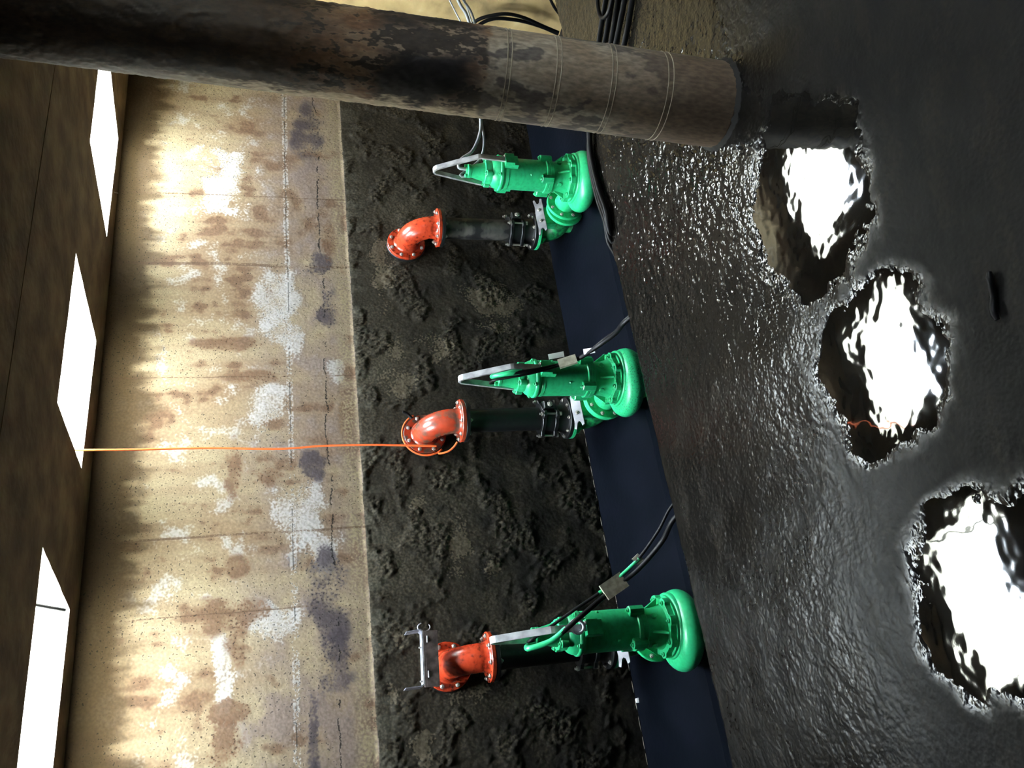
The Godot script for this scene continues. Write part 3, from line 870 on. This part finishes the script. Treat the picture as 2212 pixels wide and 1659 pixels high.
# ------------------------------------------------------------------ rusty pipe column
func column() -> void:
	var W := 512
	var H := 1024
	var im := Image.create(W, H, false, Image.FORMAT_RGB8)
	var n3 := noise(91, 1.0, 5)
	var n4 := noise(92, 5.0, 4)
	for py in H:
		var y := 2.78 * (py + 0.5) / H
		for px in W:
			var a := TAU * px / W
			var q := Vector3(cos(a) * 0.4, y, sin(a) * 0.4)
			var b := n3.get_noise_3dv(q * 2.2)
			var s := n4.get_noise_3dv(q * Vector3(1.2, 1.6, 1.2))
			var f := n4.get_noise_3dv(q * 5.0)
			var c := Vector3(0.60, 0.56, 0.50).lerp(Vector3(0.50, 0.44, 0.37), clampf(0.5 + b * 1.6, 0, 1))
			c = c.lerp(Vector3(0.24, 0.22, 0.22), clampf((s - b - 0.24) * 4.0, 0, 0.65))
			c = c.lerp(Vector3(0.40, 0.34, 0.28), smoothstep(0.55, 0.1, y))
			var up := smoothstep(0.915, 0.935, y + 0.05 * b)
			if up > 0.0:
				var r := Vector3(0.62, 0.55, 0.47).lerp(Vector3(0.45, 0.33, 0.24), clampf(0.5 + b * 2.0, 0, 1))
				r = r.lerp(Vector3(0.72, 0.69, 0.63), clampf((s + 0.3 * f - 0.10) * 4.0, 0, 0.9) * smoothstep(1.6, 0.9, y))
				r = r.lerp(Vector3(0.24, 0.185, 0.14), smoothstep(1.35, 1.7, y))  # upper column darkened: cast shade painted into the rust colour
				r = r.lerp(Vector3(0.16, 0.13, 0.11), clampf((f + s - b * 1.2 - 0.02) * 4.0, 0, 0.9))
				r = r.lerp(Vector3(0.12, 0.11, 0.115), smoothstep(0.22, 0.10, absf(y - 1.12 - 0.1 * b)) * clampf(0.7 + b * 2.0, 0, 0.95))
				# pale crust, with hatch light painted in, down the side that faces the wall
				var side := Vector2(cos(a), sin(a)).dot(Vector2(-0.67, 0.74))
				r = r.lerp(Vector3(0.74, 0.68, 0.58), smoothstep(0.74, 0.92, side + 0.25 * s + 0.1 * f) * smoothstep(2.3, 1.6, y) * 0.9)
				c = c.lerp(r, up)
			c *= 1.0 + 0.3 * f
			im.set_pixel(px, py, Color(clampf(c.x, 0.03, 0.9), clampf(c.y, 0.03, 0.9), clampf(c.z, 0.03, 0.9)))
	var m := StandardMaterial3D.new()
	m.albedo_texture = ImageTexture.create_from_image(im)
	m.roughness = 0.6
	var axis := Vector3(0.112, 1, -0.041).normalized()
	var x := Vector3.RIGHT
	x = (x - axis * x.dot(axis)).normalized()
	var xf := Transform3D(Basis(x, axis, x.cross(axis)), Vector3.ZERO)
	var t := thing("pipe_column", "large round rusty pipe column rising from the muddy floor to the ceiling", "column", Vector3(2.265, 0.0, 3.033))
	# a skin with rust scale above 0.87 m
	var N := 120
	var K := 340
	var mesh := grid(N, K, func(u: float, v: float) -> Vector3:
		var a := -TAU * u
		var y := -0.03 + 2.81 * v
		var q := Vector3(cos(a) * 0.4, y, sin(a) * 0.4)
		var up := smoothstep(0.85, 0.90, y)
		var r := 0.160 + 0.0006 * n4.get_noise_3dv(q * 5.0) + up * (0.004 * n4.get_noise_3dv(q * 2.0) + 0.003 * n4.get_noise_3dv(q * 6.0))
		return xf * Vector3(cos(a) * r, y, sin(a) * r), func(p: Vector3) -> Vector2:
		var l := xf.basis.inverse() * p
		return Vector2(0, l.y / 2.78))
	# angular texture coordinate from the grid column
	var arr := mesh.surface_get_arrays(0)
	var uv: PackedVector2Array = arr[Mesh.ARRAY_TEX_UV]
	for i in uv.size(): uv[i].x = float(i % (N + 1)) / N
	arr[Mesh.ARRAY_TEX_UV] = uv
	var m2 := ArrayMesh.new()
	m2.add_surface_from_arrays(Mesh.PRIMITIVE_TRIANGLES, arr)
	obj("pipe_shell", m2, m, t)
	for y in [0.245, 0.265, 0.46, 0.477, 0.665, 0.682, 0.845, 0.86]:
		var ring := MB.new().lathe([Vector2(0.158, y - 0.003), Vector2(0.1615, y - 0.0015), Vector2(0.162, y), Vector2(0.1615, y + 0.0015), Vector2(0.158, y + 0.003)], xf, 64)
		obj("weld_ring", ring, M.weld, t)
	# sludge heaped round the foot
	var heap := grid(90, 10, func(u: float, v: float) -> Vector3:
		var a := -TAU * u
		var r: float = 0.145 + 0.07 * (1.0 - v)
		var y: float = -0.012 + 0.045 * v * v + 0.006 * nz_small.get_noise_2d(cos(a) * 0.5, sin(a) * 0.5)
		return Vector3(cos(a) * r, y, sin(a) * r), func(p: Vector3) -> Vector2: return Vector2(p.x, p.z))
	obj("mud_collar", heap, M.farmud, t)

# ------------------------------------------------------------------ cables, rope, tape
func cable(called: String, label: String, pts: Array, r: float, m: Material, category := "cable", group := "") -> MeshInstance3D:
	var o := obj(called, MB.new().tube(curve(pts), r, 10), m)
	tag(o, label, category, group)
	return o

func wrapped(parent: Node3D, called: String, a: Vector3, b: Vector3, half: float, thick: float, side: Vector3, m: Material, label: String) -> void:
	var bm := MB.new()
	var d := (b - a).normalized()
	var s := (side - d * side.dot(d)).normalized()
	bm.bar([a, a.lerp(b, 0.33), a.lerp(b, 0.66), b], half * 2.0, thick, s)
	obj(called, bm, m, parent, label)

func cables() -> void:
	# middle pump
	var k := cable("power_cable", "dark cable pair running over the middle pump's handle side into the trench", [Vector3(2.245, 0.385, 0.832), Vector3(2.240, 0.425, 0.84), Vector3(2.215, 0.425, 0.90), Vector3(2.200, 0.36, 0.955), Vector3(2.202, 0.215, 0.985), Vector3(2.243, 0.0, 1.0), Vector3(2.248, -0.083, 1.08), Vector3(2.26, -0.155, 1.2), Vector3(2.24, -0.183, 1.35), Vector3(2.225, -0.185, 1.5), Vector3(2.26, -0.30, 1.65), Vector3(2.4, -0.545, 1.7)], 0.013, M.rubber)
	obj("sheath", MB.new().tube(curve([Vector3(2.245, 0.385, 0.832), Vector3(2.240, 0.426, 0.84), Vector3(2.215, 0.426, 0.90), Vector3(2.200, 0.362, 0.956), Vector3(2.204, 0.28, 0.972)]), 0.0145, 12), M.green, k, "green painted cable sheath")
	obj("thin_cable", MB.new().tube(curve([Vector3(2.215, 0.40, 0.81), Vector3(2.205, 0.44, 0.82), Vector3(2.185, 0.43, 0.90), Vector3(2.180, 0.30, 0.96), Vector3(2.195, 0.16, 0.995), Vector3(2.243, -0.02, 1.02), Vector3(2.262, -0.11, 1.12), Vector3(2.275, -0.16, 1.22), Vector3(2.25, -0.18, 1.36), Vector3(2.24, -0.185, 1.5), Vector3(2.28, -0.3, 1.66), Vector3(2.42, -0.548, 1.72)]), 0.007, 8), M.rubber, k)
	wrapped(k, "tape_wrap", Vector3(2.233, 0.055, 1.0), Vector3(2.246, -0.045, 1.045), 0.026, 0.034, Vector3(1, 0, 0.2), M.tape, "beige tape wrap")
	wrapped(k, "cable_tag", Vector3(2.315, 0.09, 0.945), Vector3(2.318, 0.0, 0.975), 0.016, 0.004, Vector3(0.8, 0, 0.5), M.paper, "white paper cable tag")
	wrapped(k, "cable_tag", Vector3(2.262, -0.075, 1.10), Vector3(2.25, -0.13, 1.14), 0.016, 0.004, Vector3(0.9, 0.2, 0.3), M.paper, "white paper cable tag")
	# nearest pump
	k = cable("power_cable", "thick black cable hanging from the nearest pump's nose down into the trench", [Vector3(0.672, 0.395, 0.832), Vector3(0.668, 0.44, 0.84), Vector3(0.650, 0.445, 0.89), Vector3(0.665, 0.348, 0.96), Vector3(0.747, 0.215, 1.05), Vector3(0.867, 0.02, 1.1), Vector3(0.936, -0.097, 1.2), Vector3(1.026, -0.183, 1.35), Vector3(1.095, -0.203, 1.5), Vector3(1.15, -0.3, 1.62), Vector3(1.3, -0.545, 1.7)], 0.0135, M.rubber)
	obj("sheath", MB.new().tube(curve([Vector3(0.672, 0.395, 0.832), Vector3(0.668, 0.442, 0.84), Vector3(0.650, 0.447, 0.89), Vector3(0.664, 0.350, 0.961), Vector3(0.71, 0.275, 1.012)]), 0.015, 12), M.green, k, "green painted cable sheath")
	wrapped(k, "tape_wrap", Vector3(0.850, 0.075, 1.098), Vector3(0.905, -0.035, 1.13), 0.042, 0.032, Vector3(0.9, 0.42, 0), M.tape, "wide beige tape wrap")
	k = cable("control_cable", "thin green and black cable strung beside the nearest pump's thick cable", [Vector3(0.70, 0.395, 0.825), Vector3(0.69, 0.435, 0.84), Vector3(0.70, 0.41, 0.90), Vector3(0.798, 0.215, 1.0), Vector3(0.889, 0.03, 1.1), Vector3(0.969, -0.084, 1.2), Vector3(1.075, -0.169, 1.35), Vector3(1.162, -0.207, 1.5), Vector3(1.22, -0.3, 1.62), Vector3(1.35, -0.548, 1.72)], 0.0085, M.rubber)
	obj("sheath", MB.new().tube(curve([Vector3(0.86, 0.09, 1.068), Vector3(0.889, 0.03, 1.1), Vector3(0.969, -0.084, 1.2), Vector3(0.985, -0.10, 1.225)]), 0.0092, 10), M.green, k, "green painted cable sheath")
	wrapped(k, "cable_tag", Vector3(0.965, -0.088, 1.20), Vector3(0.985, -0.115, 1.225), 0.03, 0.004, Vector3(-0.5, -0.8, 0), M.tape, "beige cable tag")
	# far pump: pale cables that rise behind the column
	var up := [[Vector3(3.86, 0.40, 0.83), Vector3(3.87, 0.45, 0.83), Vector3(3.93, 0.43, 0.845), Vector3(4.0, 0.345, 0.86), Vector3(4.139, 0.281, 0.88), Vector3(4.273, 0.262, 0.9), Vector3(4.527, 0.299, 1.1), Vector3(4.764, 0.369, 1.3), Vector3(4.83, 0.44, 1.38), Vector3(4.9, 0.52, 1.5)],
		[Vector3(3.82, 0.40, 0.80), Vector3(3.83, 0.44, 0.80), Vector3(3.95, 0.30, 0.82), Vector3(4.08, 0.252, 0.86), Vector3(4.29, 0.255, 0.9), Vector3(4.53, 0.28, 1.1), Vector3(4.78, 0.33, 1.3), Vector3(4.86, 0.42, 1.4), Vector3(4.95, 0.50, 1.52)]]
	cable("power_cable", "pale grey cable looping from the nose of the pump nearest the column, upper one", up[0], 0.011, M.greycable)
	cable("power_cable", "pale grey cable leaving the pump nearest the column, lower straight one", up[1], 0.008, M.greycable)
	for e in [[[Vector3(5.169, 0.249, 0.865), Vector3(5.252, 0.311, 0.917), Vector3(5.335, 0.394, 1.010)], "leftmost pale wire hanging on the cream end wall beside the column"], [[Vector3(5.190, 0.186, 0.865), Vector3(5.273, 0.228, 0.927), Vector3(5.346, 0.280, 1.021)], "pale wire second from left on the cream end wall"]]:
		cable("thin_wire", e[1], e[0], 0.006, M.greycable, "wire", "thin wires on the end wall")
	# black hoses sagging against the end wall
	cable("black_hose", "upper black hose arching along the cream end wall behind the column", [Vector3(5.242, 0.218, 0.823), Vector3(5.294, 0.181, 0.865), Vector3(5.294, 0.114, 0.923), Vector3(5.294, -0.037, 0.974), Vector3(5.294, -0.187, 0.960), Vector3(5.294, -0.351, 0.906), Vector3(5.294, -0.504, 0.857)], 0.013, M.rubber, "hose")
	cable("black_hose", "lower black hose arching along the cream end wall behind the column", [Vector3(5.190, 0.218, 0.823), Vector3(5.273, 0.145, 0.865), Vector3(5.294, 0.041, 0.919), Vector3(5.294, -0.083, 0.932), Vector3(5.294, -0.218, 0.922), Vector3(5.294, -0.364, 0.891), Vector3(5.294, -0.504, 0.844)], 0.014, M.rubber, "hose")
	cable("black_hose", "short black hose end against the foot of the cream end wall", [Vector3(5.315, -0.343, 1.156), Vector3(5.315, -0.405, 1.073), Vector3(5.315, -0.478, 1.000)], 0.011, M.rubber, "hose")
	# cables lying over the lip of the floor
	var lip := [Vector3(2.36, -0.06, 1.85), Vector3(2.45, 0.01, 1.90), Vector3(2.553, 0.024, 1.939), Vector3(2.702, 0.022, 1.912), Vector3(2.848, 0.022, 1.905), Vector3(2.963, 0.022, 1.915), Vector3(3.059, 0.022, 1.945), Vector3(3.104, 0.022, 1.991), Vector3(3.23, 0.022, 2.164), Vector3(3.321, 0.022, 2.328), Vector3(3.392, 0.022, 2.44), Vector3(3.55, 0.022, 2.52), Vector3(3.9, 0.022, 2.7)]
	for i in 5:
		var off := []
		var fr := i / 4.0
		if i < 3:
			for q in lip.slice(0, 8):
				off.append(q + Vector3(0.018 * i, 0.004 * i, 0.026 * i) if q.z > 1.87 else q + Vector3(0.05 * i, 0, 0))
		var s0 := Vector3(3.26, 0.022, 2.12).lerp(Vector3(3.04, 0.022, 2.32), fr)
		var e0 := Vector3(3.78, 0.022, 2.80).lerp(Vector3(3.46, 0.022, 3.06), fr)
		for j in 6:
			var q := s0.lerp(e0, j / 5.0) + Vector3(0.012 * sin(i * 2.1 + j * 1.3), 0.004 * (i % 2), 0.01 * cos(i + j * 1.7))
			off.append(q)
		cable("floor_cable", ["wet black cable lying along the floor lip past the far pump, closest to the trench", "second wet black cable along the floor lip, beside the trench-side one", "third wet black cable along the floor lip, farthest from the trench edge", "black cable in the bundle emerging behind the pipe column, fourth from the end wall", "black cable of the bundle behind the pipe column, farthest from the end wall"][i], off, 0.0145, M.rubber, "cable", "cables on the floor lip")
	# loop of slack cable on the bundle
	cable("cable_loop", "loop of slack black cable lying on the cable bundle behind the column", [Vector3(3.72, 0.06, 2.66), Vector3(3.56, 0.065, 2.50), Vector3(3.44, 0.065, 2.47), Vector3(3.37, 0.065, 2.53), Vector3(3.38, 0.065, 2.62), Vector3(3.46, 0.06, 2.74), Vector3(3.62, 0.06, 2.90)], 0.010, M.rubber)
	# rope from the middle hatch to the middle elbow
	var r := cable("orange_rope", "thin orange rope hanging from the middle hatch down to the middle elbow", [Vector3(2.104, 3.15, 0.28), Vector3(2.104, 2.75, 0.25), Vector3(2.117, 2.462, 0.2), Vector3(2.133, 2.079, 0.15), Vector3(2.125, 1.67, 0.12), Vector3(2.144, 1.386, 0.1), Vector3(2.142, 1.10, 0.095), Vector3(2.132, 0.879, 0.092), Vector3(2.120, 0.66, 0.092)], 0.0065, M.rope, "rope")
	var loop := []
	for i in 15:
		var a := 0.45 + i * 0.245
		loop.append(Vector3(2.225 + cos(a) * 0.154, 0.72 + sin(a) * 0.154, 0.055))
	loop.append_array([Vector3(2.075, 0.645, 0.07), Vector3(2.075, 0.585, 0.10), Vector3(2.10, 0.545, 0.13), Vector3(2.12, 0.53, 0.15)])
	obj("rope_loop", MB.new().tube(curve(loop), 0.0065, 8), M.rope, r)
	obj("rope_knot", MB.new().tube(curve([Vector3(2.34, 0.80, 0.06), Vector3(2.37, 0.83, 0.07), Vector3(2.385, 0.86, 0.075)]), 0.011, 8), M.rubber, r, "dark knotted rope end")

# ------------------------------------------------------------------ loose pieces
func details() -> void:
	# folded steel bracket standing on the nearest orange elbow
	var t := thing("steel_bracket", "folded galvanised bracket with slots resting on the nearest orange elbow", "bracket", Vector3(0.745, 0.885, 0.30))
	t.rotation.z = -0.05
	var outer := PackedVector2Array([Vector2(-0.150, 0.118), Vector2(-0.143, 0.030), Vector2(-0.136, 0.018), Vector2(0.150, 0.018), Vector2(0.157, 0.028), Vector2(0.148, 0.105), Vector2(0.152, 0.106), Vector2(0.163, 0.026), Vector2(0.153, 0.012), Vector2(-0.138, 0.012), Vector2(-0.149, 0.028), Vector2(-0.155, 0.118)])
	var b := MB.new()
	b.slab(outer, -0.09, 0.0, Transform3D.IDENTITY, 0.0005)
	obj("channel", b, M.zinc, t)
	# slotted front face hanging below the channel: pale bars mimic light through two slots
	b = MB.new()
	var w := 0.153
	b.box(Vector3(0, -0.036, -0.002), Vector3(2 * w, 0.072, 0.005), Transform3D.IDENTITY, 0.001)
	b.box(Vector3(0, 0.006, -0.002), Vector3(2 * w, 0.012, 0.005), Transform3D.IDENTITY, 0.001)
	obj("front_plate", b, M.shadedplate, t, "brown-grey front plate with shade painted in")
	for x in [-0.085, 0.105]:
		obj("slot", MB.new().box(Vector3(x, -0.012, 0.0015), Vector3(0.036, 0.007, 0.004), Transform3D.IDENTITY, 0.001), M.zinc, t)
	for x in [-0.118, 0.065]:
		obj("stud", MB.new().cyl(0.005, 0.016, 0.034, Transform3D(Basis(), Vector3(x, 0, -0.03)), 10, 0.001), M.bolt, t)
	var ring := []
	for i in 20:
		var a := TAU * i / 24 + 0.4
		ring.append(Vector3(0.178 + cos(a) * 0.024, 0.0 + sin(a) * 0.036, -0.03))
	obj("wire_hook", MB.new().tube(ring, 0.0035, 8), M.zinc, t)
	# sodden stick on the floor
	var s := []
	for i in 9:
		var k := i / 8.0
		s.append(Vector3(lerpf(0.955, 0.842, k), 0.012 + 0.004 * sin(k * 9.0), lerpf(3.79, 3.755, k) + 0.004 * sin(k * 7.0)))
	tag(obj("stick", MB.new().tube(s, [0.006, 0.009, 0.008, 0.010, 0.009, 0.011, 0.010, 0.009, 0.006], 9), M.rubber), "short black sodden stick lying on the mud near the camera", "debris")
	# pale scraps in the trench
	var q := [[Vector3(0.07, TRENCH, 0.24), 0.030, "white paper scrap on the dark trench bed at the near end"], [Vector3(0.41, -0.42, 0.03), 0.014, "small pale scrap at the foot of the wall near the shaded pump"]]
	for e in q:
		var mb := grid(10, 10, func(u: float, v: float) -> Vector3:
			var rr: float = e[1] * (1.0 - 0.3 * nz_mid.get_noise_2d(u * 2.0, v * 2.0))
			var y: float = 0.014 + 0.6 * e[1] * absf(nz_mid.get_noise_2d(u * 1.5 + e[0].x * 7.0, v * 1.5))
			if u == 0.0 or v == 0.0 or u == 1.0 or v == 1.0: y = 0.0
			return Vector3((0.5 - u) * 2.0 * rr, y, (v - 0.5) * 2.0 * rr), func(p: Vector3) -> Vector2: return Vector2(p.x, p.z))
		var o := obj("paper_scrap", mb, M.paper)
		o.position = e[0]
		if e[0].x > 0.2: o.position.y = -0.44
		tag(o, e[2], "scrap")
	# dark rod leaning across the nearest hatch
	tag(obj("rod", MB.new().tube(curve([Vector3(1.195, 2.77, 0.22), Vector3(1.19, 2.92, 0.50), Vector3(1.188, 3.09, 0.93), Vector3(1.187, 3.13, 1.05)]), 0.009, 10), M.rubber), "thin dark rod leaning across the hatch opening nearest the camera", "rod")
	# stub of tie wire left in the far hatch edge
	tag(obj("tie_wire", MB.new().tube([Vector3(4.11, 2.765, 0.14), Vector3(4.12, 2.745, 0.10), Vector3(4.15, 2.735, 0.06)], 0.003, 8), M.greycable), "short bright wire stub sticking from the far hatch edge near the wall", "wire")
	# pale deposit where the trench bed meets the wall
	var dep := MB.new()
	var x := 0.05
	var n := 0
	while x < 2.6:
		var l := 0.05 + 0.09 * absf(nz_mid.get_noise_2d(n * 3.1, 2.0))
		dep.tube([Vector3(x, -0.427, 0.012), Vector3(x + l * 0.5, -0.426, 0.014 + 0.004 * nz_mid.get_noise_2d(n, 5.0)), Vector3(x + l, -0.427, 0.012)], [0.0008, 0.0017, 0.0008], 6)
		x += l + 0.03 * (1.0 + nz_mid.get_noise_2d(n * 1.7, 9.0))
		n += 1
	var dl := obj("waterline_deposit", dep, M.weld)
	tag(dl, "thin broken pale waterline deposit along the foot of the back wall", "deposit")
	dl.set_meta("kind", "stuff")
